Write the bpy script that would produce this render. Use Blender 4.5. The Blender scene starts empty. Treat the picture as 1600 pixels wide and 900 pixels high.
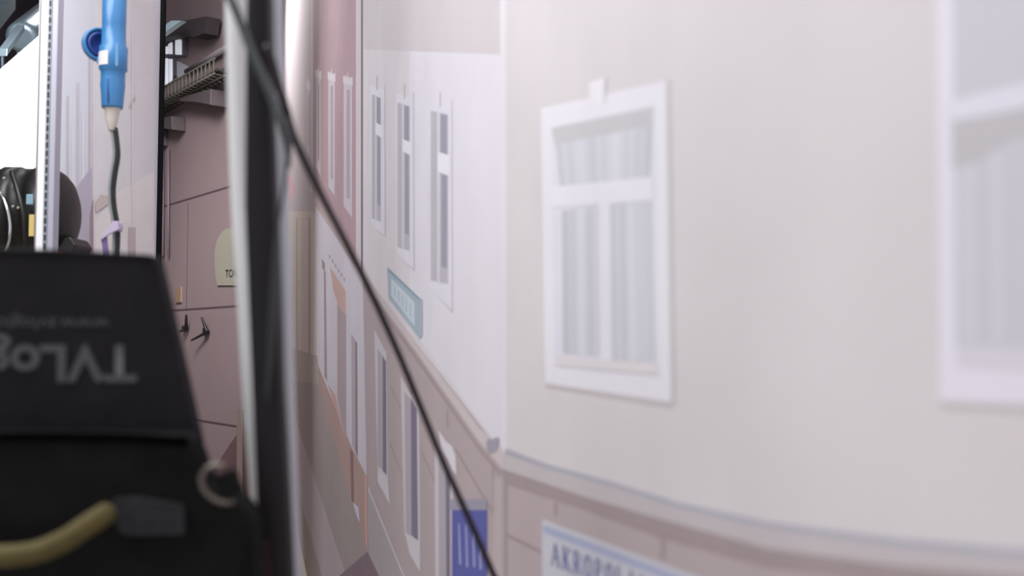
import bpy, bmesh, math, random
from mathutils import Vector, Matrix
random.seed(4)

# ------------------------------------------------------------------ camera
F, CX, CY = 1600.0, 800.0, 450.0
HOR = 535.0                                   # image row of the horizon
CAM = Vector((0, 0, 1.77))
PITCH = math.atan((HOR - CY) / F)
sc = bpy.context.scene
C = sc.collection
cd = bpy.data.cameras.new('camera')
cam = bpy.data.objects.new('camera', cd); C.objects.link(cam)
cam.location = CAM
cam.rotation_euler = (math.pi/2 + PITCH, 0, 0)
cd.sensor_width = 36; cd.lens = 36; cd.clip_start = 0.05; cd.clip_end = 200
cd.dof.use_dof = True
cd.dof.focus_distance = 5.5
cd.dof.aperture_fstop = 3.4
sc.camera = cam

# ------------------------------------------------------------------ world, lights, exposure
w = bpy.data.worlds.new('world'); sc.world = w; w.use_nodes = True
w.node_tree.nodes['Background'].inputs[0].default_value = (0.93, 0.93, 1.0, 1)
w.node_tree.nodes['Background'].inputs[1].default_value = 0.66
sc.view_settings.view_transform = 'Standard'
sc.view_settings.look = 'None'
sc.view_settings.exposure = 0.0
sc.view_settings.gamma = 1.0
sc.view_settings.use_curve_mapping = False

def area(name, loc, target, size, energy, color=(1, 1, 1), size_y=None, spread=180):
    l = bpy.data.lights.new(name, 'AREA'); l.energy = energy; l.color = color
    l.size = size
    if size_y: l.shape = 'RECTANGLE'; l.size_y = size_y
    l.spread = math.radians(spread)
    o = bpy.data.objects.new(name, l); C.objects.link(o)
    o.location = loc
    o.rotation_euler = (Vector(target) - Vector(loc)).to_track_quat('-Z', 'Y').to_euler()
    return o
# unseen soft area lights, added high up to brighten print, flat and walls
area('added_softlight_near', (-1.5, 1.0, 4.0), (0.3, 1.1, 2.0), 1.9, 76, (1, 1, 1))
area('added_softlight_far', (-2.2, 4.6, 4.4), (-1.2, 7.0, 0.4), 1.2, 26, (1, .99, .98), spread=140)  # added to lift the far, low part of the print
area('added_softlight_left', (-1.1, 2.5, 3.9), (-2.6, 5.0, 1.8), 1.0, 21, (.96, 1.0, 1.0), spread=100)  # added to brighten the left flat and the white board
area('added_softlight_service', (-2.1, 4.6, 4.0), (-3.0, 7.4, 1.8), 0.8, 18, (1, 1, 1), spread=65)  # added to brighten the pink wall
cl = area('added_softlight_corridor', (-4.3, 12.6, 7.2), (-2.7, 11.6, 1.2), 7.0, 360, (1, .99, .98), size_y=1.0)  # added behind the pink wall to brighten the far end of the print
_x = Vector((-.2425, .970, 0)); _z = -(Vector((.50, .125, -1)).normalized()); _z = (_z - _x*_z.dot(_x)).normalized()
cl.rotation_euler = Matrix((_x, _z.cross(_x), _z)).transposed().to_euler()

# ------------------------------------------------------------------ helpers
FWD = Vector((0, math.cos(PITCH), math.sin(PITCH)))
UPV = Vector((0, -math.sin(PITCH), math.cos(PITCH)))
def ray(x, y):
    return FWD + Vector((1, 0, 0)) * ((x - CX) / F) + UPV * ((CY - y) / F)
def P(x, y, Z):
    r = ray(x, y); return CAM + r * (Z / r.y)
class Plane:
    def __init__(s, p, u):
        s.o = Vector(p); s.u = Vector((u[0], u[1], 0)).normalized()
        s.n = Vector((s.u.y, -s.u.x, 0))
        if (CAM - s.o).dot(s.n) < 0: s.n = -s.n
    def hit(s, x, y, off=0.0):
        r = ray(x, y); o = s.o + s.n * off
        t = (o - CAM).dot(s.n) / r.dot(s.n)
        return CAM + r * t
    def uz(s, x, y, off=0.0):
        p = s.hit(x, y, off); return (p - s.o).dot(s.u), p.z
    def pt(s, u, z, n=0.0):
        q = s.o + s.u * u + s.n * n; return Vector((q.x, q.y, z))

def lin(c):
    c = c / 255.0
    return c / 12.92 if c <= 0.04045 else ((c + 0.055) / 1.055) ** 2.4
_m = {}
def mat(name, rgb, rough=0.6, metal=0.0, noise=0.0, nscale=8.0, bump=0.0, emit=0.0, gain=1.0, stretch=(1,1,1), coat=0.0, spec=0.5):
    if name in _m: return _m[name]
    m = bpy.data.materials.new(name); m.use_nodes = True; nt = m.node_tree
    b = nt.nodes['Principled BSDF']
    col = [min(0.95, lin(v) * gain) for v in rgb] + [1]
    b.inputs['Base Color'].default_value = col
    b.inputs['Roughness'].default_value = rough
    b.inputs['Metallic'].default_value = metal
    b.inputs['Coat Weight'].default_value = coat
    b.inputs['Specular IOR Level'].default_value = spec
    if noise or bump:
        tc = nt.nodes.new('ShaderNodeTexCoord'); mp = nt.nodes.new('ShaderNodeMapping')
        mp.inputs['Scale'].default_value = stretch
        n = nt.nodes.new('ShaderNodeTexNoise'); n.inputs['Scale'].default_value = nscale
        n.inputs['Detail'].default_value = 4
        nt.links.new(tc.outputs['Object'], mp.inputs[0]); nt.links.new(mp.outputs[0], n.inputs['Vector'])
        if noise:
            r = nt.nodes.new('ShaderNodeValToRGB')
            r.color_ramp.elements[0].position = 0.3; r.color_ramp.elements[1].position = 0.7
            r.color_ramp.elements[0].color = [c * (1 - noise) for c in col[:3]] + [1]
            r.color_ramp.elements[1].color = [min(.97, c * (1 + noise)) for c in col[:3]] + [1]
            nt.links.new(n.outputs[0], r.inputs[0]); nt.links.new(r.outputs[0], b.inputs['Base Color'])
        if bump:
            bp = nt.nodes.new('ShaderNodeBump'); bp.inputs['Strength'].default_value = bump
            bp.inputs['Distance'].default_value = 0.004
            nt.links.new(n.outputs[0], bp.inputs['Height']); nt.links.new(bp.outputs[0], b.inputs['Normal'])
    if emit:
        b.inputs['Emission Color'].default_value = col; b.inputs['Emission Strength'].default_value = emit
    _m[name] = m; return m

class MB:
    """collects geometry for ONE mesh object"""
    def __init__(s): s.bm = bmesh.new(); s.mi = 0
    def face(s, pts):
        vs = [s.bm.verts.new(p) for p in pts]
        f = s.bm.faces.new(vs); f.material_index = s.mi; return f
    def prism(s, pts, vec):
        a = [s.bm.verts.new(p) for p in pts]; b = [s.bm.verts.new(Vector(p) + vec) for p in pts]
        n = len(pts); fs = [s.bm.faces.new(a), s.bm.faces.new(b[::-1])]
        for i in range(n): fs.append(s.bm.faces.new((a[i], a[(i+1) % n], b[(i+1) % n], b[i])))
        for f in fs: f.material_index = s.mi
        return s
    def box(s, o, a, b, c):
        o = Vector(o); return s.prism([o, o + a, o + a + b, o + b], c)
    def tube(s, pts, r, seg=12, cap=True):
        pts = [Vector(p) for p in pts]; n = len(pts)
        rr = r if isinstance(r, (list, tuple)) else [r] * n
        rings = []; ref = None
        for i, p in enumerate(pts):
            t = (pts[min(i+1, n-1)] - pts[max(i-1, 0)]).normalized()
            if ref is None:
                ref = Vector((0, 0, 1)) if abs(t.z) < .9 else Vector((1, 0, 0))
            x = (ref - t * ref.dot(t)).normalized(); y = t.cross(x); ref = x
            rings.append([s.bm.verts.new(p + (x * math.cos(2*math.pi*k/seg) + y * math.sin(2*math.pi*k/seg)) * rr[i]) for k in range(seg)])
        for i in range(n - 1):
            for k in range(seg):
                f = s.bm.faces.new((rings[i][k], rings[i][(k+1) % seg], rings[i+1][(k+1) % seg], rings[i+1][k]))
                f.smooth = True; f.material_index = s.mi
        if cap:
            for rg in (rings[0][::-1], rings[-1]):
                f = s.bm.faces.new(rg); f.material_index = s.mi
        return s
    def lathe(s, base, axis, prof, seg=32, xdir=None, squash=1.0):
        axis = Vector(axis).normalized()
        x = Vector(xdir) if xdir else axis.orthogonal()
        x = (x - axis * x.dot(axis)).normalized(); y = axis.cross(x)
        rings = []
        for (h, r) in prof:
            rings.append([s.bm.verts.new(Vector(base) + axis*h + (x*math.cos(2*math.pi*k/seg) + y*squash*math.sin(2*math.pi*k/seg))*max(r, 1e-5)) for k in range(seg)])
        for i in range(len(rings)-1):
            for k in range(seg):
                f = s.bm.faces.new((rings[i][k], rings[i][(k+1) % seg], rings[i+1][(k+1) % seg], rings[i+1][k]))
                f.smooth = True; f.material_index = s.mi
        for rg in (rings[0][::-1], rings[-1]):
            f = s.bm.faces.new(rg); f.material_index = s.mi
        return s
    def build(s, name, m, parent=None, bevel=0.0, seg=2, sharp=None, subsurf=0):
        bmesh.ops.recalc_face_normals(s.bm, faces=s.bm.faces)
        me = bpy.data.meshes.new(name); s.bm.to_mesh(me); s.bm.free()
        for q in (m if isinstance(m, (list, tuple)) else [m]): me.materials.append(q)
        o = bpy.data.objects.new(name, me); C.objects.link(o)
        if parent is not None:
            o.parent = parent; o.matrix_parent_inverse = Matrix.Translation(parent_loc(parent)).inverted()
        if bevel:
            b = o.modifiers.new('bevel', 'BEVEL'); b.width = bevel; b.segments = seg; b.limit_method = 'ANGLE'
            b.harden_normals = False
        if subsurf:
            q = o.modifiers.new('sub', 'SUBSURF'); q.levels = subsurf; q.render_levels = subsurf
        return o
def parent_loc(o):
    return Vector(o.location) if o.parent is None else Vector((0, 0, 0))
def tag(o, label=None, cat=None, group=None, kind=None):
    if label: o['label'] = label
    if cat: o['category'] = cat
    if group: o['group'] = group
    if kind: o['kind'] = kind
    return o
def thing(name, loc, label, cat, group=None):
    o = bpy.data.objects.new(name, None); C.objects.link(o); o.location = loc; o.empty_display_size = .05
    return tag(o, label, cat, group)
def smooth(pts, n=8):
    """Catmull-Rom through 3D points"""
    pts = [Vector(p) for p in pts]; q = [pts[0]*2 - pts[1]] + pts + [pts[-1]*2 - pts[-2]]; out = []
    for i in range(1, len(q)-2):
        a, b, c, d = q[i-1:i+3]
        for k in range(n):
            t = k/n
            out.append(0.5*((2*b) + (c-a)*t + (2*a-5*b+4*c-d)*t*t + (3*b-a-3*c+d)*t**3))
    out.append(pts[-1]); return out

# ------------------------------------------------------------------ the setting
X = Vector((1,0,0)); Y = Vector((0,1,0)); Zv = Vector((0,0,1))
m_floor = mat('studio_floor_lino', (176, 166, 150), .55, noise=.08, nscale=3)
f = MB(); f.box((-9, -3, -.1), X*12, Y*24, Zv*.1)
tag(f.build('floor', m_floor), kind='structure')
m_ceil = mat('dark_ceiling_metal', (58, 58, 66), .8, noise=.15, nscale=2)
f = MB(); f.box((-9, 3.0, 8.4), X*12, Y*18, Zv*.1)
tag(f.build('ceiling', m_ceil), kind='structure')
m_leftwall = mat('dark_grey_wall', (72, 70, 80), .8, noise=.1, nscale=2)
f = MB(); f.box((-9, -3, 0), X*.1, Y*24, Zv*8.4)
tag(f.build('wall_left', m_leftwall), kind='structure')
f = MB(); f.box((-9, 20.9, 0), X*12, Y*.1, Zv*8.4)
tag(f.build('wall_far', m_leftwall), kind='structure')

# pink service wall behind the gap
PW = Plane(P(372, HOR, 6.6), ray(-450, HOR).xy * -1)     # u grows to the right, towards the camera
def pbox(mb, x0, y0, x1, y1, n0, n1):
    """box on the pink wall, front-on corners read from the photo at the wall itself"""
    xm, ym = (x0+x1)/2, (y0+y1)/2
    u0 = PW.uz(x0, ym)[0]; u1 = PW.uz(x1, ym)[0]; z0 = PW.uz(xm, y1)[1]; z1 = PW.uz(xm, y0)[1]
    mb.box(PW.pt(u0, z0, n0), PW.u*(u1-u0), Zv*(z1-z0), PW.n*(n1-n0))
    return u0, u1, z0, z1
m_pink = mat('dusty_pink_wall_panels', (146, 126, 129), .75, noise=.05, nscale=1.2)
m_joint = mat('wall_joint', (84, 66, 72), .9)
f = MB()
ua = PW.uz(150, 535)[0]; ub = PW.uz(386, 535)[0]
f.box(PW.pt(ua, 0, -.12), PW.u*(ub-ua), Zv*5.2, PW.n*.12)
f.mi = 1
for yy in (325, 483, 655, 800):
    z = PW.uz(248 if yy == 325 else 300, yy)[1]
    f.box(PW.pt(ua, z-.006, 0), PW.u*(ub-ua), Zv*.012, PW.n*.002)
for xx in (293, ):
    u = PW.uz(xx, 400)[0]; z0 = PW.uz(xx, 483)[1]; z1 = PW.uz(xx, 318)[1]
    f.box(PW.pt(u-.004, z0, 0), PW.u*.006, Zv*(z1-z0), PW.n*.002)
tag(f.build('wall_back', [m_pink, m_joint]), kind='structure')

# ------------------------------------------------------------------ the big printed street backdrop on the right
LAT = 0.40
vp = ray(400, HOR); d = Vector((vp.x, vp.y, 0)).normalized(); nrm = Vector((d.y, -d.x, 0))
BP = Plane(CAM + nrm * LAT, d * -1)
G = 1.12      # print pigments: albedo relative to how the print reads under the added area lights
def pm(rgb, noise=0.03):
    return mat('print_%d_%d_%d' % rgb, rgb, .75, noise=noise, nscale=5, gain=G, spec=.15)
backdrop = thing('street_backdrop', BP.pt(0, 0), 'large hanging photo print of a pale street of houses along the right', 'backdrop')
backdrop.location = (BP.hit(800, HOR).x, BP.hit(800, HOR).y, 0)
m_sheet = mat('backdrop_sheet', (196, 186, 189), .75, noise=.03, nscale=4, gain=G, spec=.15)
m_back = mat('backdrop_back', (150, 148, 150), .9)
u0 = BP.uz(428, HOR)[0]; u1 = BP.uz(2300, HOR)[0]
f = MB(); f.box(BP.pt(u0, .38, -.012), BP.u*(u1-u0), Zv*7.4, BP.n*.012)
f.build('print_sheet', m_sheet, backdrop)
f = MB(); f.box(BP.pt(u0, .0, -.06), BP.u*(u1-u0), Zv*.38, BP.n*.045)
f.build('plinth', mat('dark_brown_plinth', (74, 58, 58), .7, noise=.1), backdrop)
LAY = [0]; STACK = []; STEP = .0001
def pr(name, rgb, polys, parent=None, layer=None, label=None):
    """printed patch: pixel outlines laid flat on the sheet, each layer a tenth of a millimetre proud"""
    pls = polys if isinstance(polys[0][0], (tuple, list)) else [polys]
    xs = [x for p in pls for x, y in p]; ys = [y for p in pls for x, y in p]
    bb = (min(xs), min(ys), max(xs), max(ys))
    lv = 1 + max([l for b, l, tk in STACK if b[0] < bb[2] and b[2] > bb[0] and b[1] < bb[3] and b[3] > bb[1] and not (layer is not None and tk == (name, layer))] + [0])
    STACK.append((bb, lv, (name, layer)))
    f = MB()
    for pl in pls:
        f.face([BP.hit(x, y, .0003 + lv*STEP) for x, y in pl])
    o = f.build(name, pm(rgb), parent or backdrop)
    if label: o['label'] = label
    return o
def rect(x0, y0, x1, y1): return [(x0, y0), (x1, y0), (x1, y1), (x0, y1)]
T = -420
# far mauve house
house_mauve = pr('printed_facade', (190, 178, 182), [(428, T), (489, T), (489, 335), (455, 500), (428, 500)], label='pale mauve house front in the print')
pr('printed_facade', (206, 192, 187), [(428, 330), (493, 330), (497, 600), (470, 640), (428, 640)], label='beige house front far down the printed street')
for x0, x1, c in ((446, 449, (180, 165, 166)), (454, 459, (200, 190, 188)), (463, 465, (178, 164, 160)), (470, 476, (200, 188, 180)), (482, 485, (178, 163, 166))):
    pr('printed_pilaster', c, rect(x0, 340, x1, 560))
pr('printed_pilaster', (205, 198, 204), rect(486, T, 489, 300))
# pink house
pink_house = pr('printed_facade', (183, 156, 163), [(489, T), (560, T), (560, 432), (489, 316)], label='dusty pink house front in the print')
pr('printed_cornice', (190, 172, 172), [(487, 290), (560, 405), (566, 445), (490, 330)])
def thinwin(x0, x1, yt, yb, sl):
    L = LAY[0] + 1
    o = pr('printed_window', (205, 196, 202), [(x0, yt-3), (x1, yt+3), (x1, yb+sl), (x0, yb)], layer=L)
    pr('window_pane', (180, 166, 172), [(x0+(x1-x0)*.35, yt+20), (x1-(x1-x0)*.25, yt+20), (x1-(x1-x0)*.25, yb-10), (x0+(x1-x0)*.35, yb-14)], parent=o, layer=L+1)
    pr('keystone', (216, 210, 215), [(x0-1, yt-2), ((x0+x1)/2-1, yt+2), ((x0+x1)/2, yt-10), ((x0+x1)/2+1, yt+2), (x1+1, yt), (x1+1, yt+14), (x0-1, yt+10)], parent=o, layer=L+1)
    LAY[0] += 2
thinwin(480, 484, 128, 240, 6); thinwin(494, 501, 110, 262, 12); thinwin(513, 523, 114, 292, 14); thinwin(537, 550, 120, 322, 18)
pr('printed_gutter', (212, 204, 208), rect(556, T, 564, 428))
pr('printed_downpipe', (138, 118, 126), rect(564, T, 567, 430))
# white house, left of the corner
white_house = pr('printed_facade', (219, 213, 218), [(567, T), (786, T), (786, 712), (770, 692), (567, 428)], label='near-white house front in the print')
pr('printed_wall_band', (224, 220, 228), [(640, 78), (786, 84), (786, 706), (640, 510)])
pr('printed_wall_band', (209, 202, 206), [(567, T), (783, T), (783, 85), (567, 77)])
def tallwin(x0, x1, yt, yb, yc0, yc1, tick):
    L = LAY[0] + 1; W = x1 - x0
    fr = pr('printed_window', (223, 220, 230), [(x0-3, yt-14), (x1+6, yt-6), (x1+7, yb+W*1.75), (x0-1, yb+4)], layer=L)
    pr('frame_edge', (196, 190, 198), [(x1+5.5, yt-16), (x1+7, yt-16), (x1+8, yb+W*1.8), (x0+2, yb+12), (x1+6, yb+W*1.6)], parent=fr, layer=L+1)
    pr('window_pane', (190, 186, 194), [(x0, yt), (x1, yt+6), (x1, yb+2), (x0, yb-4)], parent=fr, layer=L+1)
    xm = x0 + W*.52
    pr('glazing_bar', (216, 212, 222), [(x0+W*.38, yt), (xm, yt+2), (xm, yb), (x0+W*.38, yb)], parent=fr, layer=L+2)
    pr('window_gap', (160, 157, 172), [[(xm+W*.05, yt+5), (x1-W*.06, yt+7), (x1-W*.06, yc0), (xm+W*.05, yc0-3)],
                                      [(xm+W*.1, yc1), (x1-W*.06, yc1+3), (x1-W*.06, yb-22), (xm+W*.1, yb-26)]], parent=fr, layer=L+2)
    pr('transom', (232, 229, 240), [(x0+W*.4, yc0-6), (x1+3, yc0), (x1+3, yc1+3), (x0+W*.4, yc1-4)], parent=fr, layer=L+3)
    pr('keystone', (190, 184, 192), [(tick-1, tick*0+yt-28), (tick+1, yt-28), (tick+1, yt-6), (tick-1, yt-6)], parent=fr, layer=L+2)
    LAY[0] += 4
tallwin(581, 595, 147, 345, 197, 213, 589)
tallwin(621, 640, 160, 390, 223, 240, 632)
tallwin(673, 700, 173, 442, 243, 272, 688)
# right house
pr('printed_facade', (217, 211, 214), [(785, T), (2300, T), (2300, 925), (1600, 866), (1400, 848), (1200, 822), (1058, 790), (960, 759), (855, 730), (792, 706)], label='cream house front facing the street, right half of the print')
pr('printed_corner_edge', (226, 222, 229), [(779, T), (790, T), (792, 706), (785, 706)])
# lower storeys: stone
pr('printed_stone_storey', (183, 169, 172), [(567, 428), (770, 690), (792, 712), (855, 732), (960, 762), (1058, 792), (1200, 824), (1600, 868), (2300, 930), (2300, 1200), (567, 1200)], label='pinkish stone ground floor in the print')
def band(name, rgb, top, bot, **k): return pr(name, rgb, top + bot[::-1], **k)
band('printed_cornice', (206, 195, 197), [(567, 424), (654, 540), (749, 669), (790, 706)], [(567, 436), (654, 555), (749, 690), (786, 734)])
band('printed_cornice_shadow', (170, 153, 156), [(567, 440), (654, 560), (749, 696), (783, 736)], [(567, 448), (654, 569), (749, 706), (783, 746)])
band('printed_cornice', (178, 177, 188), [(790, 700), (855, 725), (960, 754), (1058, 785), (1200, 816), (1400, 842), (1600, 860), (2300, 920)],
     [(790, 708), (855, 733), (960, 762), (1058, 793), (1200, 825), (1400, 853), (1600, 872), (2300, 935)], label='bluish ledge line')
band('printed_cornice', (197, 189, 193), [(788, 708), (855, 733), (960, 762), (1058, 793), (1200, 825), (1400, 853), (1600, 872), (2300, 935)],
     [(783, 732), (913, 776), (1029, 810), (1200, 857), (1400, 884), (1600, 902), (2300, 965)])
band('printed_cornice_shadow', (166, 151, 153), [(783, 732), (913, 776), (1029, 810), (1200, 857), (1400, 884), (1600, 902), (2300, 965)],
     [(789, 756), (913, 796), (1029, 839), (1200, 886), (1400, 912), (1600, 930), (2300, 1000)])
L = LAY[0] + 1; LAY[0] += 1
for p in (rect(789, 756, 792, 1000), [(792, 833), (845, 860), (845, 864), (792, 838)], rect(866, 785, 870, 806), rect(1033, 843, 1038, 872),
          [(640, 580), (643, 585), (643, 660), (640, 655)], rect(698, 640, 700, 668), [(712, 700), (786, 826), (786, 831), (712, 705)], rect(769, 722, 771, 805),
          [(609, 600), (628, 640), (628, 643), (609, 603)], [(609, 690), (628, 740), (628, 743), (609, 694)], [(657, 700), (680, 752), (680, 756), (657, 704)]):
    pr('stone_joint', (164, 148, 151), p, layer=L)
pr('printed_wall_band', (189, 176, 179), rect(771, 745, 786, 1000))
pr('printed_downpipe_head', (166, 160, 172), [(760, 690), (765, 683), (768, 688), (772, 684), (779, 683), (780, 694), (775, 706), (764, 709), (760, 702)])
# slim ground floor windows
def groundwin(fr_, pane, gap, sill):
    L = LAY[0] + 1
    o = pr('printed_window', (207, 201, 208), fr_, layer=L)
    pr('window_pane', (182, 174, 182), pane, parent=o, layer=L+1)
    pr('window_gap', (132, 124, 144), gap, parent=o, layer=L+2)
    pr('window_sill', (212, 207, 213), sill, parent=o, layer=L+3)
    LAY[0] += 4
groundwin([(585, 515), (604, 552), (606, 775), (590, 745)], [(590, 545), (599, 557), (599, 735), (590, 728)], [(598, 556), (603, 565), (604, 742), (598, 736)], [(590, 735), (606, 748), (609, 788), (590, 752)])
groundwin([(626, 588), (655, 640), (657, 880), (632, 835)], [(632, 612), (643, 625), (643, 838), (634, 832)], [(642, 622), (651, 640), (653, 846), (643, 836)], [(633, 832), (656, 846), (657, 895), (640, 865)])
groundwin([(679, 690), (708, 745), (708, 1000), (681, 1000)], [(685, 715), (698, 735), (700, 1000), (686, 1000)], [(696, 730), (703, 742), (704, 1000), (698, 1000)], [(681, 990), (708, 990), (708, 1000), (681, 1000)])
pr('printed_canopy', (222, 219, 226), [(685, 672), (697, 690), (706, 697), (712, 712), (713, 742), (707, 735), (700, 718), (690, 702)])
# blue shop sign
bs = pr('printed_shop_sign', (98, 102, 168), rect(706, 782, 761, 1000), label='blue shop sign with pale lettering')
pr('sign_top', (160, 156, 172), rect(704, 780, 761, 797), parent=bs)
L = LAY[0] = LAY[0] + 1
for x, a, b in ((716, 818, 882), (727, 820, 886), (738, 826, 886), (748, 838, 890)):
    pr('lettering', (168, 170, 208), [(x, a), (x+2, a), (x+4.5, b), (x+1.5, b)], parent=bs, layer=L)
# turquoise sign
ts = pr('printed_shop_sign', (170, 184, 196), [(605, 418), (612, 424), (655, 465), (660, 468), (660, 524), (656, 530), (607, 466)], label='turquoise framed sign in the print')
pr('sign_face', (203, 212, 222), [(611, 434), (648, 473), (648, 510), (611, 462)], parent=ts)
pr('sign_frame', (140, 160, 178), [[(606, 418), (656, 466), (656, 470), (606, 423)]], parent=ts)
L = LAY[0] = LAY[0] + 1
for k in range(5):
    x = 616 + k*6
    pr('lettering', (176, 192, 205), [(x, 448+k*6), (x+2, 449+k*6), (x+2, 464+k*8), (x, 463+k*8)], parent=ts, layer=L)
# white shopfront
shop = pr('printed_shopfront', (209, 203, 211), [(493, 322), (567, 436), (573, 745), (548, 698), (495, 568)], label='white shopfront below the pink house in the print')
pr('shop_post_gap', (168, 150, 154), [(506, 420), (509, 425), (511, 596), (507, 588)], parent=shop)
pr('shop_window', (176, 162, 166), [(527, 470), (541, 492), (541, 690), (534, 660), (527, 620)], parent=shop)
pr('shop_door', (182, 172, 180), [(549, 522), (557, 534), (558, 712), (550, 696)], parent=shop)
pr('door_gap', (146, 132, 142), [(555, 532), (558, 536), (559, 716), (555.5, 706)], parent=shop)
pr('orange_sign', (202, 170, 163), [(515, 416), (540, 454), (540, 492), (530, 480), (521, 455)], parent=shop)
L = LAY[0] = LAY[0] + 1
for k in range(6):
    x = 514 + k*4.6; y = 397 + k*7.2
    pr('lettering', (160, 154, 166), [(x, y), (x+2.2, y+3.2), (x+2.2, y+8), (x, y+5)], parent=shop, layer=L)
pr('lettering', (158, 144, 148), [(503, 404), (508, 412), (507, 425), (503, 418)], parent=shop, layer=L)
# street and pavement
pr('printed_street', (168, 155, 154), [(428, 560), (497, 572), (510, 650), (529, 711), (550, 786), (600, 900), (640, 1000), (428, 1000)])
pr('printed_shop_plinth', (180, 154, 148), [(495, 566), (548, 696), (573, 745), (574, 862), (565, 826), (550, 786), (529, 711), (510, 650)])
pr('printed_shop_plinth', (205, 168, 164), [(512, 600), (524, 618), (541, 690), (534, 668)])
pr('printed_wall_edge', (214, 172, 166), [(570, 742), (573, 746), (574, 862), (571, 850)])
pr('printed_wall_edge', (146, 116, 118), [(547, 700), (552, 708), (553, 790), (549, 780)])
pr('printed_notice', (205, 204, 222), [(551, 785), (560, 792), (562, 816), (558, 808)])
pr('printed_pavement', (178, 169, 173), [(575, 765), (605, 838), (640, 925), (640, 1000), (600, 1000), (576, 862)])
pr('printed_kerb_line', (205, 198, 206), [(575, 758), (640, 918), (640, 926), (575, 766)])
pr('printed_kerb', (188, 172, 178), [(458, 640), (470, 680), (560, 960), (520, 960), (458, 740)])
pr('printed_pavement', (140, 121, 131), [(574, 862), (640, 1000), (540, 1000), (530, 900)])
pr('printed_far_pavement', (181, 167, 164), [(428, 535), (496, 556), (499, 600), (428, 592)])
pr('printed_mark', (206, 168, 172), [(448, 280), (456, 272), (462, 300), (452, 318)])
# the big window on the right house
big = pr('printed_window', (232, 229, 241), [(845, 169), (920, 153), (920, 129), (948, 120), (946, 147), (1040, 126), (1048, 628), (852, 598)], label='large white two-light window with net curtains in the print')
pr('window_reveal', (208, 202, 205), [(1040, 126), (1046, 124), (1054, 633), (1048, 628)], parent=big)
pr('window_reveal', (204, 197, 200), [(852, 598), (1048, 628), (1048, 635), (852, 604)], parent=big)
pr('window_recess', (226, 222, 232), [(860, 199), (1021, 165), (1029, 586), (867, 571)], parent=big)
pr('keystone', (235, 232, 243), [(924, 128), (948, 121), (946, 160), (931, 164)], parent=big)
pr('keystone_edge', (212, 208, 216), [(943, 123), (948, 121), (946, 160), (943, 161)], parent=big)
def curtain(pl, cols, x0, x1):
    """net curtain as soft folds: strips cut between the top and bottom edges of the pane"""
    (ax, ay), (bx, by), (cx_, cy_), (dx, dy) = pl
    L = LAY[0] = LAY[0] + 1; n = len(cols)
    base = pr('curtain', cols[0], pl, parent=big, layer=L)
    for k, c in enumerate(cols):
        t0, t1 = k/n, (k+1)/n
        pr('curtain_fold', c, [(ax+(bx-ax)*t0, ay+(by-ay)*t0), (ax+(bx-ax)*t1, ay+(by-ay)*t1), (dx+(cx_-dx)*t1, dy+(cy_-dy)*t1), (dx+(cx_-dx)*t0, dy+(cy_-dy)*t0)], parent=big, layer=L+1)
    LAY[0] += 1
def cc(v): return (v, v-1, v+7)
pr('pane_shade', (202, 200, 204), [(862, 200), (1021, 167), (1019, 200), (868, 232)], parent=big)
curtain([(868, 226), (1019, 196), (1015, 279), (875, 295)], [cc(v) for v in (202, 212, 206, 214, 216, 210, 204, 213, 208, 216, 219, 214, 207, 213, 205, 209, 201)], 0, 1)
curtain([(878, 330), (934, 322), (937, 557), (880, 552)], [cc(v) for v in (196, 200, 207, 203, 213, 219, 217, 208, 202, 211, 213)], 0, 1)
curtain([(954, 321), (1017, 312), (1023, 566), (957, 562)], [cc(v) for v in (203, 207, 212, 199, 207, 214, 219, 213, 207, 213, 206, 211, 203)], 0, 1)
pr('transom', (232, 229, 241), [(862, 292), (1020, 276), (1021, 313), (862, 325)], parent=big)
pr('mullion', (231, 228, 239), [(936, 318), (954, 316), (957, 575), (938, 573)], parent=big)
pr('casement_rail', (225, 219, 223), [(868, 556), (1026, 568), (1029, 586), (868, 571)], parent=big)
# right edge window, mostly outside the picture
rw = pr('printed_window', (230, 226, 238), [(1458, T), (1800, T), (1800, 640), (1468, 626)], label='white window cut by the right edge of the print view')
pr('window_reveal', (206, 200, 202), [(1466, 626), (1800, 640), (1800, 652), (1468, 634)], parent=rw)
pr('window_pane', (206, 204, 213), [(1486, T), (1760, T), (1760, 590), (1494, 572)], parent=rw)
pr('pane_shade', (196, 193, 197), [(1488, 190), (1760, 130), (1760, 220), (1580, 215), (1540, 245), (1500, 262), (1488, 260)], parent=rw)
pr('glazing_bar', (225, 222, 234), [(1480, 158), (1760, 92), (1760, 138), (1480, 192)], parent=rw)
pr('curtain_fold', (212, 210, 220), [[(1500, 262), (1528, 250), (1530, 540), (1504, 540)], [(1548, 240), (1570, 230), (1572, 540), (1552, 540)]], parent=rw)
pr('casement_rail', (218, 214, 223), [(1494, 540), (1760, 552), (1760, 590), (1494, 572)], parent=rw)
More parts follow.
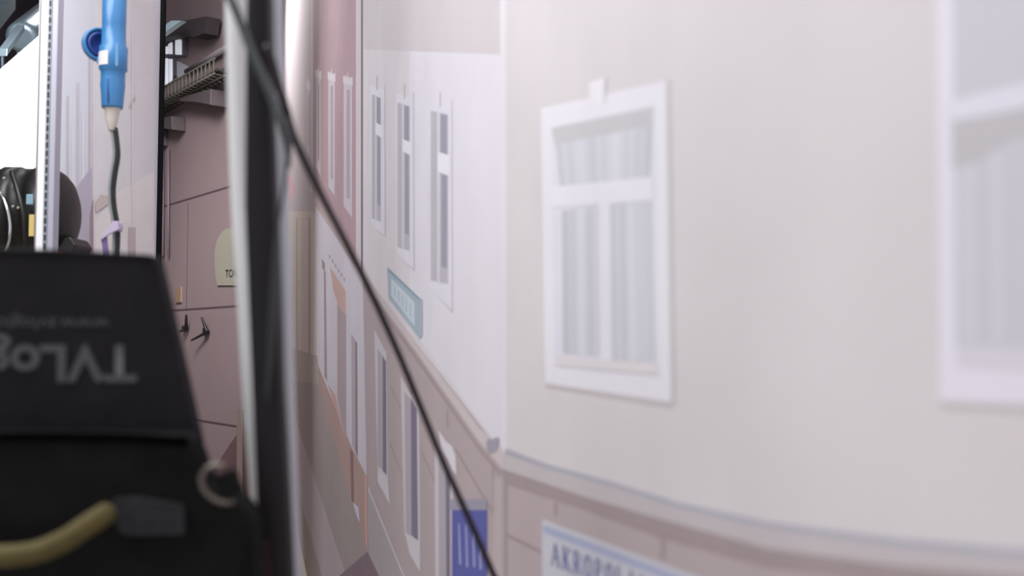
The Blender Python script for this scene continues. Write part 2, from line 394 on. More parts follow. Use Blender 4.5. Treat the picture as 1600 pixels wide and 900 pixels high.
# taverna sign
sg = pr('printed_shop_sign', (200, 199, 208), [(847, 811), (1058, 889), (1300, 978), (1300, 1100), (847, 1100)], label='white sign with blue stripe reading AKROPOLIS')
pr('sign_stripe', (170, 175, 203), [(849, 820), (1300, 990), (1300, 1003), (849, 832)], parent=sg)
SER = {  # thick-and-thin capitals as strokes: x0,y0,x1,y1,width  (unit em square, y up)
 'A': [(.08,0,.44,1,.08),(.44,1,.86,0,.2),(.2,.35,.7,.35,.07),(-.02,0,.22,0,.06),(.68,0,1.0,0,.06)],
 'K': [(.2,0,.2,1,.2),(.25,.45,.85,1,.08),(.4,.55,.86,0,.2),(.04,0,.38,0,.06),(.04,1,.38,1,.06),(.66,0,1.02,0,.06),(.68,1,.98,1,.06)],
 'R': [(.2,0,.2,1,.2),(.2,1,.6,.98,.08),(.68,.94,.72,.6,.18),(.2,.5,.62,.52,.08),(.5,.5,.9,0,.2),(.04,0,.38,0,.06)],
 'O': [(.3,.04,.12,.3,.18),(.12,.3,.12,.7,.2),(.12,.7,.3,.96,.18),(.3,.97,.62,.97,.07),(.62,.96,.8,.7,.18),(.8,.7,.8,.3,.2),(.8,.3,.62,.04,.18),(.3,.03,.62,.03,.07)],
 'P': [(.2,0,.2,1,.2),(.2,1,.6,.98,.08),(.7,.94,.74,.58,.18),(.2,.48,.64,.5,.08),(.04,0,.38,0,.06)],
 'L': [(.2,0,.2,1,.2),(.04,1,.38,1,.06),(.04,0,.8,0,.07),(.8,0,.82,.25,.08)],
 'I': [(.5,0,.5,1,.2),(.32,0,.68,0,.06),(.32,1,.68,1,.06)],
 'S': [(.76,.8,.5,.98,.12),(.5,.98,.22,.8,.16),(.22,.78,.74,.3,.2),(.74,.28,.5,.02,.16),(.5,.02,.18,.2,.12)]}
f = MB(); xx = 861.0; wd = 13.6; LETZ = .0003 + (max(l for b, l, tk in STACK) + 1)*STEP
for ch in 'AKROPOLIS':
    for (a, b, c_, e, wdt) in SER[ch]:
        p0 = Vector((a, b)); p1 = Vector((c_, e)); t = (p1-p0).normalized(); q = Vector((-t.y, t.x))*wdt/2
        pts = []
        for v in (p0-q, p1-q, p1+q, p0+q):
            px = xx + v.x*wd; base = 881 + (px-861)*.40; hgt = 34 + (px-861)*.03
            pts.append(BP.hit(px, base - v.y*hgt, LETZ))
        f.face(pts)
    xx += wd*1.24
LAY[0] += 2
f.build('lettering', pm((112, 118, 172)), sg)

# ------------------------------------------------------------------ second printed flat further back, left
A1 = P(60, HOR, 3.9); A2 = P(243, HOR, 4.9)
LP = Plane(A1, (A2-A1).xy)
flat = thing('backdrop_flat', (A1.x, A1.y, 0), 'pale lilac printed flat with vertical streaks behind the blue connector', 'backdrop')
ue = LP.uz(241, HOR)[0]
f = MB(); f.box(LP.pt(0, 0, -.03), LP.u*ue, Zv*3.6, LP.n*.03)
f.build('print_sheet', mat('flat_sheet', (202, 204, 213), .75, noise=.03, nscale=3, stretch=(1, 1, .1), gain=1.1), flat)
f = MB(); f.box(LP.pt(ue, 0, -.07), LP.u*.020, Zv*3.6, LP.n*.09)
f.build('edge_profile', mat('black_edge', (14, 14, 17), .9, spec=.1), flat)
lay2 = [0]
def pl2(name, rgb, poly):
    lay2[0] += 1
    f = MB(); f.face([LP.hit(x, y, .0008 + lay2[0]*.0004) for x, y in poly])
    return f.build(name, mat('flat_%d_%d_%d' % rgb, rgb, .75, noise=.03, gain=1.1), flat)
pl2('printed_facade', (207, 205, 209), [(148, T), (241, T), (241, 700), (148, 700)])
pl2('printed_facade', (215, 211, 211), [(182, 302), (241, 268), (241, 700), (150, 700), (150, 345)])  # lighter zone below a diagonal light boundary, painted on the flat
for x0, x1, y0, c in ((104, 108, 150, (190, 183, 194)), (112, 115, 190, (212, 206, 214)), (120, 124, 130, (194, 187, 198)), (128, 132, 170, (214, 208, 216)), (139, 142, 60, (188, 180, 190)), (145, 148, 60, (212, 203, 208)), (206, 209, 44, (214, 206, 210))):
    pl2('printed_streak', c, rect(x0, y0, x1, 700))
pl2('painted_shadow', (172, 166, 180), [(116, 300), (128, 282), (143, 262), (143, 700), (120, 700)])  # grey-lavender shadow painted onto the flat
pl2('printed_doorway', (152, 130, 136), [(140, 335), (146, 310), (147, 700), (140, 700)])
pl2('printed_plinth', (192, 178, 176), [(148, 318), (158, 304), (170, 306), (170, 318), (150, 332)])
w_ = pl2('printed_window', (182, 170, 172), rect(201, 355, 212, 700))
pl2('printed_mark', (190, 182, 186), [(201, 166), (211, 148), (212, 152), (203, 168)])

# ------------------------------------------------------------------ bright white board far left
WB1 = P(-140, HOR, 5.2); WB2 = P(70, HOR, 5.9)
WP = Plane(WB1, (WB2-WB1).xy)
f = MB()
pts = [WP.hit(-140, 236), WP.hit(0, 112), WP.hit(48, 70), WP.hit(70, 51), WP.hit(70, 800), WP.hit(-140, 800)]
pts[4].z = 0; pts[5].z = 0
f.prism(pts, -WP.n*.03)
o = f.build('reflector_board', mat('white_board', (214, 215, 226), .6, noise=.02))
tag(o, 'bright white board with a sloping top edge at the far left', 'reflector board')
f = MB(); f.tube([P(1, 75, 6.5) - Zv*.0, P(1, 75, 6.5)], .01) if False else None
# pipes and hangers under the ceiling
m_duct = mat('galvanised_duct', (150, 170, 182), .35, metal=.6, noise=.1, nscale=6)
duct = thing('ventilation_duct', P(45, 40, 6.6), 'rounded galvanised duct end under the dark ceiling above the white board', 'duct')
f = MB(); a = P(33, 60, 6.35); b = P(78, 22, 7.2)
ax = (b-a); f.lathe(a, ax, [(0, .06), (.004, .085), (.03, .098), (.08, .1), (ax.length, .1)], 28)
f.build('duct_tube', m_duct, duct)
f = MB(); f.tube([P(28, 60, 6.4), P(28, 96, 6.4)], .008, 8); f.build('hanger_rod', m_duct, duct)
rail = thing('pipe_rail', P(3, 75, 5.9), 'pale blue-grey rail running up under the ceiling at the far left corner', 'pipe')
f = MB(); f.box(P(-2, 76, 5.9), P(26, 38, 6.15)-P(-2, 76, 5.9), Zv*-.045, X*.05); f.build('rail_bar', m_duct, rail, bevel=.004)
f = MB(); f.tube([P(4, 78, 6.05), P(4, 125, 6.05)], .011, 8); f.build('hanger_rod', m_duct, rail)
f = MB(); f.box(P(-60, 60, 6.7), P(0, -10, 7.6)-P(-60, 60, 6.7), Zv*-.12, X*.12)
tag(f.build('ceiling_beam', mat('dusty_beam', (120, 140, 150), .6, noise=.1)), 'dusty blue-grey ceiling beam in the top left corner', 'beam')

# ------------------------------------------------------------------ fittings on the pink wall
# light window with bars
m_wfr = mat('grey_window_frame', (104, 100, 108), .6)
m_wpane = mat('bright_window_pane', (225, 228, 238), .5, emit=.55)
f = MB(); pbox(f, 240, 52, 300, 150, -.03, .012)
# (frame cut into bars in front of bright panes)
f.bm.free(); f = MB()
win = None
fr = MB()
def pq(mb, pts, n):      # pixel outline on the wall as a thin slab
    mb.prism([PW.hit(x, y, 0) + PW.n*n for x, y in pts], PW.n*.012)
pq(fr, [(244, 62), (294, 40), (294, 88), (244, 92)], .002)
pq(fr, [(244, 92), (277, 90), (277, 118), (244, 150)], .002)
win = fr.build('window_1', m_wfr); tag(win, kind='structure')
for pts in ([(251, 82), (256.5, 79), (256.5, 85), (251, 85)], [(259.5, 77), (265.5, 73), (265.5, 85), (259.5, 85)], [(268, 70), (272.5, 67), (272.5, 85), (268, 85)], [(279, 64), (281, 61), (286, 61), (287, 65), (287, 86), (279, 86)],
            [(250, 92), (257, 92), (257, 139), (253, 143), (250, 138)], [(260, 92), (265.5, 92), (265.5, 132), (260, 136)], [(268.5, 93), (272.5, 93), (272.5, 126), (268.5, 130)]):
    g = MB(); pq(g, pts, .014); g.build('window_pane', m_wpane, win)
g = MB(); pq(g, [(279, 96), (283, 97), (300, 107), (300, 114), (281, 122), (279, 118)], .002)  # pale slab stands for the bright space seen through the window
tag(g.build('bright_opening_slab', mat('pale_opening', (212, 212, 222), .5)), 'pale triangular slab standing for the bright opening right of the barred window', 'bright opening')
g = MB(); g.tube([PW.hit(292, 112, .03), PW.hit(366, 68, .03)], .022, 14)
tag(g.build('conduit_pipe', mat('pale_conduit', (150, 140, 146), .5)), 'pale pipe climbing along the pink wall above the cable tray', 'pipe')
g = MB(); g.prism([PW.hit(244, 68, .2), PW.hit(244, 57, .2), PW.hit(276, 34, .2), PW.hit(292, 34, .2)], PW.n*.04)
tag(g.build('ceiling_rail', mat('cyan_rail_glow', (190, 215, 225), .4, emit=.1)), 'bright bluish rail crossing above the barred window', 'rail')  # slight emission added so the rail reads bright; it is no lamp
g = MB(); g.prism([PW.hit(262, 58, .02), PW.hit(290, 40, .02), PW.hit(345, 30, .02), PW.hit(341, 56, .02), PW.hit(325, 62, .02), PW.hit(300, 58, .02), PW.hit(262, 66, .02)], PW.n*.1)
tag(g.build('wall_bracket', mat('dark_bracket', (70, 62, 66), .7)), 'dark steel bracket on the pink wall at the top beside the bright post', 'bracket')
# basket cable tray
tray = thing('cable_tray', PW.hit(300, 150, .02), 'grey wire basket cable tray running up along the pink wall', 'cable tray')
m_wire = mat('tray_wire', (112, 110, 100), .5, metal=.3)
ul = PW.uz(236, 180)[0]; ur = PW.uz(372, 120)[0]
zb = PW.uz(300, 157)[1]; zt = PW.uz(300, 136)[1]
for (zz, nn) in ((zb, .02), (zb, .09), (zb, .16), (zt, .02), (zt, .16)):
    g = MB(); g.tube([PW.pt(ul, zz, nn), PW.pt(ur, zz, nn)], .007, 8); g.build('long_wire', m_wire, tray)
k = ul
while k < ur:
    g = MB(); g.tube([PW.pt(k, zt, .02), PW.pt(k, zb, .02), PW.pt(k, zb, .16), PW.pt(k, zt, .16)], .007, 6); g.build('cross_wire', m_wire, tray)
    k += .07
g = MB()
for q in range(5):
    g2 = [PW.pt(ul + (ur-ul)*t/10, zb + .018 + .012*random.random(), .04 + q*.024) for t in range(11)]
    g.tube(smooth(g2, 3), .009, 8)
o = g.build('cable_bundle', mat('dark_cables', (60, 52, 54), .6)); tag(o, 'bundle of dark cables lying in the wire basket tray', 'cables', kind='stuff')
m_arm = mat('tray_arm', (98, 88, 92), .6, metal=.2)
g = MB(); g.prism([PW.hit(x, y, .004) for x, y in ((302, 157), (356, 143), (356, 168), (330, 163), (305, 162))], PW.n*.12)
tag(g.build('tray_bracket', m_arm, bevel=.004), 'wedge shaped grey arm under the tray end beside the bright post', 'bracket')
g = MB(); g.prism([PW.hit(x, y, .004) for x, y in ((242, 192), (289, 184), (290, 205), (242, 200))], PW.n*.10)
tag(g.build('tray_bracket', m_arm, bevel=.004), 'grey arm under the lower end of the cable tray', 'bracket')
g = MB(); pbox(g, 246, 207, 263, 232, 0, .06)
tag(g.build('junction_box', m_arm, bevel=.006), 'small grey junction box on the pink wall below the tray', 'junction box')
cdt = MB(); cdt.tube([PW.hit(254, 232, .02), PW.hit(254, 400, .02)], .012, 10); cdt.tube([PW.hit(263, 232, .02), PW.hit(263, 400, .02)], .008, 10)
tag(cdt.build('wall_conduit', mat('mauve_conduit', (128, 112, 120), .6)), 'pair of mauve conduits running down the pink wall beside the black edge', 'conduit')
# oval TON sign
sgn = thing('door_sign', PW.hit(352, 440, .004), 'greenish grey arched plate with TON lettering on the pink wall', 'sign')
cxp, wpx = 362, 25
pts = [(cxp-wpx+4, 446), (cxp-wpx+1, 428), (cxp-wpx, 408)]
for k in range(0, 13):
    a = math.pi - math.pi*k/12; pts.append((cxp + wpx*math.cos(a), 398 - 42*math.sin(a)))
pts += [(cxp+wpx, 408), (cxp+wpx-1, 428), (cxp+wpx-4, 446)]
g = MB(); g.prism([PW.hit(x, y, .002) for x, y in pts], PW.n*.008)
g.build('sign_plate', mat('sign_greige', (160, 153, 140), .6), sgn)
def text_mesh(txt, name, mapf, m, parent, offset=0.0):
    cu = bpy.data.curves.new('t', 'FONT'); cu.body = txt; cu.size = 1; cu.offset = offset; cu.resolution_u = 4
    to = bpy.data.objects.new('t', cu); C.objects.link(to)
    bpy.context.view_layer.update()
    me = bpy.data.meshes.new_from_object(to.evaluated_get(bpy.context.evaluated_depsgraph_get()))
    bpy.data.objects.remove(to)
    for v in me.vertices: v.co = mapf(v.co.x, v.co.y)
    me.name = name; me.materials.clear(); me.materials.append(m)
    o = bpy.data.objects.new(name, me); C.objects.link(o)
    if parent is not None:
        o.parent = parent; o.matrix_parent_inverse = Matrix.Translation(parent_loc(parent)).inverted()
    return o
text_mesh('TON', 'lettering', lambda x, y: PW.hit(352 + x*8.6, 433.5 - y*17 - x*.6, .012), mat('sign_ink', (45, 42, 44), .6), sgn, .01)
# coat hooks and tag
m_hook = mat('black_hook', (32, 28, 30), .4)
for arm, lab in (([(291, 492), (291, 515), (280, 518)], 'small black wall hook next to the case, the left one'),
                 ([(315, 496), (324, 519), (299, 532)], 'larger black wall hook nearer the bright post')):
    hk = thing('wall_hook', PW.hit(arm[1][0], arm[1][1], 0), lab, 'hook', 'black hooks on the pink wall')
    p = [PW.hit(arm[0][0], arm[0][1], .05), PW.hit(arm[1][0], arm[1][1], .02), PW.hit(arm[2][0], arm[2][1], .06)]
    g = MB(); g.tube(smooth([p[0], p[0].lerp(p[1], .6), p[1]], 4), [.007 + .009*i/8 for i in range(9)], 8); g.build('hook_prong', m_hook, hk)
    g = MB(); g.tube(smooth([p[1], p[1].lerp(p[2], .4), p[2]], 4), [.015 - .009*i/8 for i in range(9)], 8); g.build('hook_arm', m_hook, hk)
    g = MB(); c0 = PW.hit(arm[1][0], arm[1][1]-2, 0); g.box(c0 - PW.u*.012 - Zv*.02, PW.u*.024, Zv*.04, PW.n*.03); g.build('hook_plate', m_hook, hk, bevel=.003)
g = MB(); pbox(g, 277, 449, 285, 473, 0, .012); tag(g.build('wall_switch', mat('ochre_plastic', (156, 128, 108), .5), bevel=.003), 'small ochre switch plate on the pink wall above the hooks', 'switch')
# dark brown board leaning low at the wall, light trim next to it
g = MB(); pts = [P(374, 672, 6.2), P(328, 742, 6.2), P(328, 900, 6.2), P(400, 900, 6.2), P(400, 672, 6.2)]
for q in (2, 3): pts[q].z = .0
g.prism(pts, Y*.05)
tag(g.build('leaning_board', mat('dark_brown_board', (88, 64, 68), .7, noise=.1)), 'dark brown board with a slanted edge standing low before the pink wall', 'board')
g = MB(); pts = [P(370, 640, 6.0), P(379, 640, 6.0), P(379, 900, 6.0), P(370, 900, 6.0)]
pts[2].z = 0; pts[3].z = 0; g.prism(pts, Y*.04)
tag(g.build('timber_batten', mat('beige_batten', (122, 104, 98), .7)), 'thin beige timber batten standing beside the dark brown board', 'batten')

# ------------------------------------------------------------------ slotted rack upright, left
ZR = 3.0
rk = thing('rack_upright', P(65, 900, ZR), 'white slotted aluminium upright in front of the black spotlight', 'post')
rk.location.z = 0
m_alu = mat('lit_aluminium', (236, 236, 240), .35, metal=.0, coat=.3, gain=1.05)  # whiter base colour stands in for the strongly lit face
m_alu2 = mat('satin_aluminium', (176, 174, 188), .4, metal=.2)
def vbar(mb, x0, x1, Z, dep, ztop=3.6, zbot=0.0, xr=None):
    a = P(x0, HOR, Z); b = P(x1, HOR, Z)
    mb.box((a.x, Z, zbot), X*(b.x-a.x), Y*dep, Zv*(ztop-zbot))
g = MB(); vbar(g, 51.5, 62, ZR-.012, .04); g.build('flange', m_alu, rk, bevel=.002)
g = MB(); vbar(g, 62, 69, ZR, .02); g.build('slot_strip', mat('grey_strip', (150, 156, 164), .5), rk)
g = MB(); vbar(g, 69, 78.5, ZR-.006, .04); g.build('channel_side', m_alu2, rk, bevel=.003)
g = MB(); z = 0.02; a = P(63.5, HOR, ZR); b = P(67.5, HOR, ZR)
while z < 3.5:
    g.box((a.x, ZR-.002, z), X*(b.x-a.x), Y*.004, Zv*.016); z += .025
o = g.build('slots', mat('dark_slot', (36, 36, 46), .6), rk); o['kind'] = 'stuff'
g = MB(); vbar(g, 49.5, 51.5, ZR+.01, .03); g.build('back_lip', mat('brownish_lip', (150, 140, 142), .5), rk)

# ------------------------------------------------------------------ black studio spotlight behind the upright
ZS = 3.5
sp = thing('studio_spotlight', P(55, 390, ZS), 'black round studio spotlight with chrome rim behind the slotted upright', 'spotlight')
m_blk = mat('satin_black_metal', (22, 20, 19), .42, noise=.1)
pc = lambda x, y, dz=0: P(x, y, ZS+dz)
px = ZS/F
# body: drum with its axis towards the left and slightly to the camera
axis = Vector((-1, -.12, 0)).normalized()
cen = pc(84, 335)
g = MB(); R0 = 73*px
g.lathe(cen, axis, [(-.078, .001), (-.076, R0*.25), (-.070, R0*.48), (-.056, R0*.70), (-.036, R0*.86), (-.012, R0*.96), (.01, R0), (.05, R0), (.052, R0*.97), (.10, R0*.97), (.102, R0*1.0), (.15, R0), (.152, R0*.95), (.22, R0*.95)], 48)
g.build('housing', m_blk, sp)
g = MB(); rim = []
for k in range(49):
    a = 2*math.pi*k/48
    rim.append(cen + axis*.205 + (Zv*math.cos(a) + axis.cross(Zv)*math.sin(a))*R0*.80)
rim0 = pc(-14, 352)
arc = [pc(-6, 296, -.16), pc(4, 308, -.18), pc(11, 326, -.19), pc(15, 345, -.19), pc(15.5, 362, -.19), pc(13, 380, -.18), pc(4, 400, -.16)]
g.tube(smooth(arc, 6), .0055, 10); g.build('chrome_rim', mat('chrome', (240, 244, 242), .12, metal=1.0, emit=.0), sp)
g = MB()
yk = [pc(18, 268, -.17), pc(28, 300, -.2), pc(36, 335, -.21), pc(38, 370, -.2), pc(36, 400, -.18)]
g.tube(smooth(yk, 6), .008, 10); g.build('yoke', m_blk, sp)
for (x, y) in ((21, 323), (29, 325), (7, 279)):
    g = MB(); c0 = pc(x, y, -.22); g.lathe(c0, (0, -1, 0), [(0, .005), (.006, .005), (.007, .003)], 14); g.build('bolt', mat('bolt_metal', (170, 160, 150), .3, metal=.8), sp)
g = MB(); c0 = pc(46, 311, -.21); g.box(c0 - X*.012 - Zv*.018, X*.022, Zv*.034, Y*.01); g.build('switch_knob', mat('pale_blue_knob', (130, 160, 178), .4), sp, bevel=.003)
g = MB(); c0 = pc(48, 352, -.21); g.box(c0 - X*.006 - Zv*.035, X*.016, Zv*.07, Y*.01); g.build('warning_label', mat('yellow_label', (206, 182, 112), .5), sp)
g = MB(); g.prism([pc(80, 372, -.06), pc(110, 370, -.06), pc(119, 383, -.06), pc(108, 402, -.06), pc(76, 410, -.06)], Y*.14); g.build('clamp_foot', m_blk, sp, bevel=.005)
g = MB(); g.tube([pc(90, 395), Vector((pc(90, 395).x, ZS, 0))], .016, 14); g.build('stand_tube', m_blk, sp)
g = MB(); c0 = pc(86, 398, -.08); g.box(c0-X*.01, X*.03, Zv*.012, Y*.02); g.build('red_tag', mat('red_tag', (150, 40, 44), .5), sp)
g = MB(); g.prism([pc(79, 258, -.035), pc(86, 264, -.03), pc(88, 271, -.03), pc(79, 274, -.035)], Y*.01); g.build('chrome_clip', mat('chrome_clip', (240, 248, 248), .3, metal=.0), sp)

# ------------------------------------------------------------------ blue CEE connector hanging on its cable
ZC = 2.6; s = ZC/F
cee = thing('power_connector', P(175, 60, ZC), 'blue industrial cable connector with open flap hanging in front of the pale flat', 'connector')
m_blue = mat('blue_plastic', (66, 132, 190), .32, coat=.2)
m_blue2 = mat('deep_blue_plastic', (36, 66, 140), .4)
cx0 = P(177, 100, ZC)
def yh(y): return (100 - y)*s        # height above cx0 for an image row
g = MB()
prof = [(yh(171), 15.5*s), (yh(168), 16.3*s), (yh(150), 17.2*s), (yh(135), 18.8*s), (yh(125), 18.2*s), (yh(113), 18.4*s), (yh(110), 21.2*s), (yh(74), 21.4*s), (yh(71), 18.4*s), (yh(40), 18*s), (yh(-60), 18.6*s)]
g.lathe(cx0, (0, 0, 1), prof, 40, xdir=(1, 0, 0)); g.build('connector_body', m_blue, cee)
g = MB()
for ang in (0, ):
    a = math.radians(ang); q = Vector((math.sin(a), -math.cos(a), 0))
    g.box(cx0 + q*17.6*s + Zv*yh(166) - q.cross(Zv)*.6*s, q.cross(Zv)*2*s, Zv*(38*s), q*1.2*s)
g.build('grip_groove', m_blue2, cee)
for ang in (35, 150, 270):
    g = MB(); a = math.radians(ang); q = Vector((math.sin(a), -math.cos(a), 0)); t = q.cross(Zv)
    g.box(cx0 + q*19.5*s + Zv*yh(108) - t*2*s, t*4*s, Zv*(36*s), q*2.4*s)
    g.build('collar_rib', mat('light_blue_rib', (120, 175, 220), .35), cee, bevel=.001)
g = MB()                                            # white label wrapped on the collar
a0, a1 = -1.35, .0; R = 21.8*s; n = 10
for i in range(n):
    b0 = a0 + (a1-a0)*i/n; b1 = a0 + (a1-a0)*(i+1)/n
    g.face([cx0 + Vector((math.sin(b0)*R, -math.cos(b0)*R, yh(106))), cx0 + Vector((math.sin(b1)*R, -math.cos(b1)*R, yh(106))), cx0 + Vector((math.sin(b1)*R, -math.cos(b1)*R, yh(84))), cx0 + Vector((math.sin(b0)*R, -math.cos(b0)*R, yh(84)))])
g.build('paper_label', mat('white_label', (238, 232, 232), .6), cee)
# spring flap standing open on the left
ax = Vector((.66, -.75, 0)).normalized()
fc = P(155, 71, ZC+.03)
g = MB(); g.lathe(fc, ax, [(-.004, 27*s), (.004, 28*s), (.012, 27*s), (.013, 23*s), (.006, 22*s), (.006, .001)], 36); g.build('spring_flap', m_blue, cee)
g = MB(); g.lathe(fc + ax*.007, ax, [(0, 21*s), (.006, 20*s), (.0065, 15*s), (.002, 14*s), (.002, .001)], 30); g.build('flap_seal', m_blue2, cee)
g = MB(); g.prism([P(147, 90, ZC+.015), P(158, 86, ZC+.015), P(162, 102, ZC+.015), P(153, 102, ZC+.015)], Y*.02); g.build('flap_hinge', m_blue, cee, bevel=.002)
g = MB(); g.lathe(cx0, (0, 0, 1), [(yh(207), 4.5*s), (yh(205), 5.6*s), (yh(188), 9.5*s), (yh(176), 11*s), (yh(172), 13*s), (yh(170), 13*s)], 28); g.build('cable_gland', mat('cream_gland', (214, 206, 196), .5), cee)
g = MB(); g.lathe(cx0, (0, 0, 1), [(yh(-56), 15*s), (yh(-64), 14*s), (yh(-100), 7*s)], 28); g.build('upper_gland', mat('cream_gland', (214, 206, 196), .5), cee)
g = MB(); g.tube([P(177, -95, ZC), P(176, -300, ZC), P(178, -900, ZC)], 5*s, 12); g.build('supply_cable', mat('grey_black_rubber', (26, 26, 28), .5), cee)
pc_ = [(179, 200), (182, 225), (183, 245), (179, 270), (176, 295), (177, 320), (181, 345), (183, 365), (182, 395), (180, 440), (185, 520), (182, 640)]
pts = smooth([P(x, y, ZC) for x, y in pc_], 6)
low = pts[-1].copy(); low.z = .02; pts += [low]
g = MB(); g.tube([p + Vector((1.6*s, 0, 0)) for p in pts], 3.4*s, 14)
tag(g.build('power_cable', mat('grey_black_rubber', (26, 26, 28), .5)), 'black rubber cable dangling down from the blue connector', 'cable')
g = MB(); g.tube([p + Vector((-4.7*s, 0, 0)) for p in pts], 2.5*s, 10)  # separate grey tube stands in for the highlight on the cable's left side
tag(g.build('cable_highlight', mat('cable_highlight', (140, 148, 150), .5)), 'grey strip along the dangling black cable, modelled as its highlight', 'highlight')
# lilac strap / tie
tie = thing('cable_strap', P(183, 352, ZC), 'lilac strap tied round the dangling black cable just above the case', 'strap')
m_tie = mat('lilac_strap', (192, 180, 205), .6); m_tie2 = mat('violet_strap', (112, 92, 142), .6)
g = MB(); g.lathe(P(183, 362, ZC), (0, 0, 1), [(0, 7*s), (.004, 8.5*s), (.02, 8.5*s), (.026, 6.5*s)], 20); g.build('strap_loop', m_tie, tie)
g = MB(); g.prism([P(184, 345, ZC-.02), P(178, 346, ZC-.02), P(160, 366, ZC-.02), P(156, 376, ZC-.02), P(170, 366, ZC-.02), P(186, 358, ZC-.02)], Y*.008); g.build('strap_tail', m_tie, tie, bevel=.001)
g = MB(); g.prism([P(158, 371, ZC-.015), P(166, 364, ZC-.015), P(167, 380, ZC-.015), P(171, 410, ZC-.015), P(162, 410, ZC-.015)], Y*.006); g.build('strap_end', m_tie2, tie, bevel=.001)

# ------------------------------------------------------------------ near post: black body between two metal tubes
ZP = 1.0
post = thing('camera_stand', P(420, 900, ZP), 'tall black post with bright metal tube beside the printed backdrop', 'stand')
def tilt(mb, x0t, x0b, Z, rad, seg=24, yt=-60, yb=1000):
    return mb.tube([P(x0t, yt, Z), P(x0b, yb, Z)], rad, seg)
def ln(x44, x740, y): return x44 + (x740-x44)*(y-44)/696.0
g = MB()                                                   # bright tube, its axis 18 px right of its left edge
ax_pts = [P(xl + 19, y, 1.06) for xl, y in ((344, -380), (350, -60), (352, 44), (356, 180), (361, 320), (370, 460), (378, 600), (389, 740), (399, 860), (410, 1000), (438, 1500), (470, 2240))]
g.tube(smooth(ax_pts, 5), 19*1.06/F, 28); 
g.build('metal_tube', mat('polished_tube', (246, 246, 247), .25, metal=.0, gain=1.03, coat=1.0), post)
g = MB(); rows = ((-380, 390, 420), (-60, 389, 424), (44, 388, 426), (180, 387, 428), (320, 386, 434), (460, 391, 439), (600, 397, 443), (740, 403, 450), (900, 408, 458), (1000, 412, 463), (1500, 432, 488), (2300, 462, 526))
fa = []; ba = []
for y, xl, xr in rows:
    ra, rb = P(xl, y, ZP), P(xr, y, ZP)
    m_ = (ra+rb)/2; h_ = (rb-ra)/2
    ring = []
    for k in range(20):
        a = 2*math.pi*k/20
        cx_, sy_ = math.cos(a), math.sin(a)
        ex = math.copysign(abs(cx_)**.5, cx_); ey = math.copysign(abs(sy_)**.5, sy_)
        ring.append(g.bm.verts.new(m_ + h_*ex + Y*.016*ey))
    fa.append(ring)
for i in range(len(fa)-1):
    for k in range(20):
        q = g.bm.faces.new((fa[i][k], fa[i][(k+1)%20], fa[i+1][(k+1)%20], fa[i+1][k])); q.smooth = True
g.bm.faces.new(fa[0]); g.bm.faces.new(fa[-1])
g.build('post_body', mat('black_padded_post', (32, 29, 31), .55, noise=.15, nscale=12, spec=.25), post)
g = MB(); ax_pts = [P(x - 7, y, 1.06) for x, y in ((436, -380), (440, -60), (440, 44), (446, 200), (449, 330), (453, 460), (457, 600), (462, 740), (467, 860), (472, 1000), (496, 1500), (532, 2200))]
g.tube(smooth(ax_pts, 5), 10*1.06/F, 24); g.build('rear_tube', mat('grey_tube', (196, 196, 204), .4, metal=.3), post)
g = MB(); g.prism([P(409, 848, ZP-.02), P(418, 846, ZP-.02), P(426, 920, ZP-.02), P(411, 920, ZP-.02)], Y*.01); g.build('red_tape', mat('dark_red_tape', (60, 26, 34), .6), post)
# thick grey cable slung over the post
ths = [(352, -20), (374, 30), (392, 78), (411, 120), (428, 160), (441, 195), (450, 225), (452, 262)]
zz = [.945]*6 + [.965, .985]
g = MB(); g.tube(smooth([P(x, y, z) for (x, y), z in zip(ths, zz)], 6), [7.0*.95/F]*36 + [.0041, .0038, .0034, .003, .0025, .002, .0015], 18)
tag(g.build('thick_cable', mat('dark_grey_jacket', (84, 88, 90), .5, spec=.3)), 'thick dark grey cable slung diagonally across the black post', 'cable')
bl = [(449, 185), (452, 215), (448, 260), (441, 310), (435, 350), (431, 390), (428, 450), (425, 500), (421, 560), (415, 630)]
g = MB(); g.tube(smooth([P(x, y, .965) for x, y in bl], 4), [.0016]*16 + [.0016 + .0028*math.sin(math.pi*i/20) for i in range(21)], 12)  # lower swell of the wire shaped as a soft highlight on the post
tag(g.build('wire_with_highlight', mat('black_wire', (44, 44, 48), .5)), 'dark wire down the right of the black post, thickened low as a highlight', 'wire')
# black cable running diagonally in front of the backdrop
dg = [(418, 70), (434, 130), (447, 170), (462, 220), (500, 300), (540, 378), (580, 458), (620, 546), (655, 630), (690, 716), (728, 800), (772, 900), (812, 990), (850, 1080)]
zs = [.968, .972, .985, 1.02, 1.09, 1.20, 1.25, 1.28, 1.30, 1.30, 1.30, 1.30, 1.30, 1.30]
g = MB(); g.tube(smooth([P(x, y, z) for (x, y), z in zip(dg, zs)], 6), .0042, 14)
tag(g.build('diagonal_cable', mat('black_cable_jacket', (30, 18, 26), .5)), 'slim black cable running diagonally down across the printed houses', 'cable')

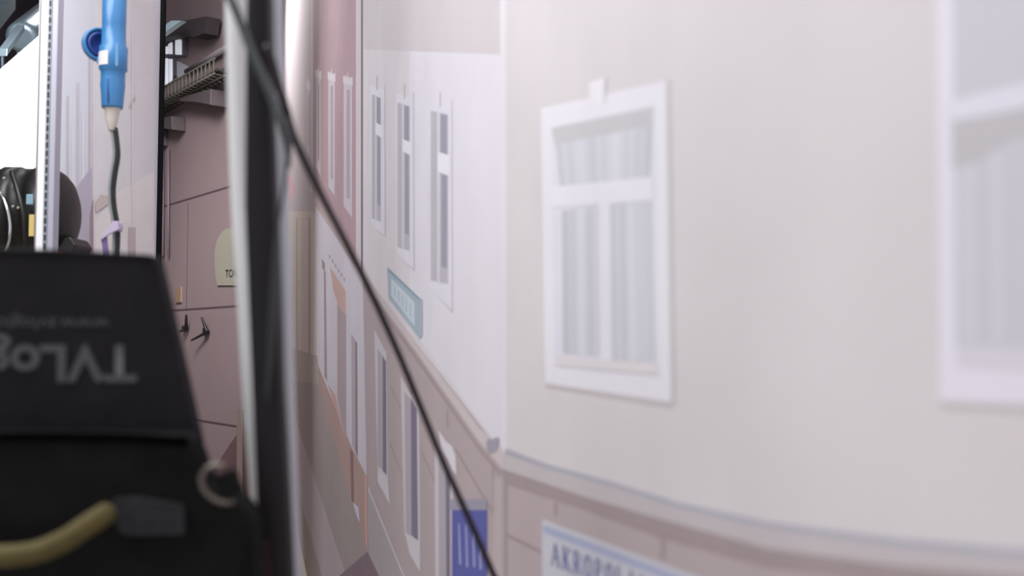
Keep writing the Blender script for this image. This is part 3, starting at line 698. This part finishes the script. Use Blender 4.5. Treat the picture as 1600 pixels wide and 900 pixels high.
# ------------------------------------------------------------------ black monitor hood / case, lower left
ZH = 0.98
m_fab = mat('black_nylon', (31, 29, 33), .8, noise=.2, nscale=30, bump=.2, spec=.2)
m_fab2 = mat('black_nylon_lower', (28, 28, 28), .9, noise=.2, nscale=30, bump=.2, spec=.08)
case = thing('equipment_case', P(120, 900, ZH), 'black fabric equipment case with upside-down grey lettering in the lower left', 'case')
sh = lambda x, y: P(CX - (CX - x)*1.03, y, ZH)
g = MB()
out = [(-80, 384), (0, 387), (120, 391), (225, 396), (254, 398), (258, 408), (272, 470), (296, 578), (318, 680), (322, 700), (-80, 700)]
g.prism([sh(x, y) for x, y in out], Y*.03); g.build('hood_flap', m_fab, case, bevel=.004, seg=3)
g = MB(); out = [(-80, 676), (300, 680), (316, 686), (326, 712), (333, 735), (344, 757), (360, 768), (380, 777), (400, 790), (412, 820), (416, 900), (420, 1010), (-80, 1010)]
g.prism([P(CX-(CX-x)*1.05, y, ZH-.06) for x, y in out], Y*.05); g.build('case_body', m_fab2, case, bevel=.012, seg=4)
g = MB(); g.tube([P(CX-(CX-x)*1.04, y, ZH-.06) for x, y in ((-60, 683), (100, 682), (220, 684), (312, 690))], .0042, 10); g.build('piping', mat('black_piping', (10, 10, 11), .95, spec=.0), case)
g = MB(); g.tube([sh(x, y) for x, y in ((-60, 389), (120, 394), (250, 402))], .0025, 10); g.build('hem', m_fab, case)
# velcro patch
g = MB(); g.prism([P(176, 780, ZH-.068), P(208, 776, ZH-.068), P(286, 790, ZH-.068), P(288, 836, ZH-.068), P(200, 838, ZH-.068), P(184, 830, ZH-.068)], Y*.006)
g.build('velcro_patch', mat('velcro', (40, 41, 44), .95, noise=.3, nscale=120), case, bevel=.001)
# printed letters, rotated by half a turn
m_ink = mat('grey_print_ink', (84, 84, 87), .8)
m_ink2 = mat('dim_print_ink', (70, 70, 74), .8)
text_mesh('TVLogic', 'logo_lettering', lambda x, y: P(213 - x*88, 541 + y*79, ZH-.0015), m_ink, case, .028)
text_mesh('www.tvlogic.tv', 'address_lettering', lambda x, y: P(170 - x*35, 497 + y*27, ZH-.0015), m_ink2, case, .012)
# yellow loop
g = MB()
yl = smooth([P(-60, 866, .88), P(0, 869, .88), P(55, 863, .88), P(100, 845, .88), P(135, 822, .885), P(160, 806, .89), P(167, 802, .90)], 6)
g.tube(yl, [.0095]*(len(yl)-3) + [.0088, .0075, .005], 18)
tag(g.build('pull_strap', mat('mustard_webbing', (92, 80, 42), .8, noise=.15, nscale=60)), 'mustard yellow padded pull loop lying on the black case', 'strap')
# steel ring at the case's right side
ring = thing('metal_ring', P(340, 755, .93), 'curved steel ring hanging at the right side of the black case', 'ring')
rg = smooth([P(352, 728, .90), P(337, 727, .90), P(323, 733, .90), P(315, 748, .90), P(319, 765, .90), P(332, 778, .90), P(348, 785, .90), P(364, 784, .90)], 6)
g = MB(); g.tube(rg, .0025, 14); g.build('ring_wire', mat('dull_steel', (120, 112, 104), .4, metal=.7), ring)
g = MB(); g.tube(smooth([P(350, 738, .905), P(358, 755, .905), P(366, 774, .905)], 6), .010, 12); g.build('ring_tab', m_fab2, ring)
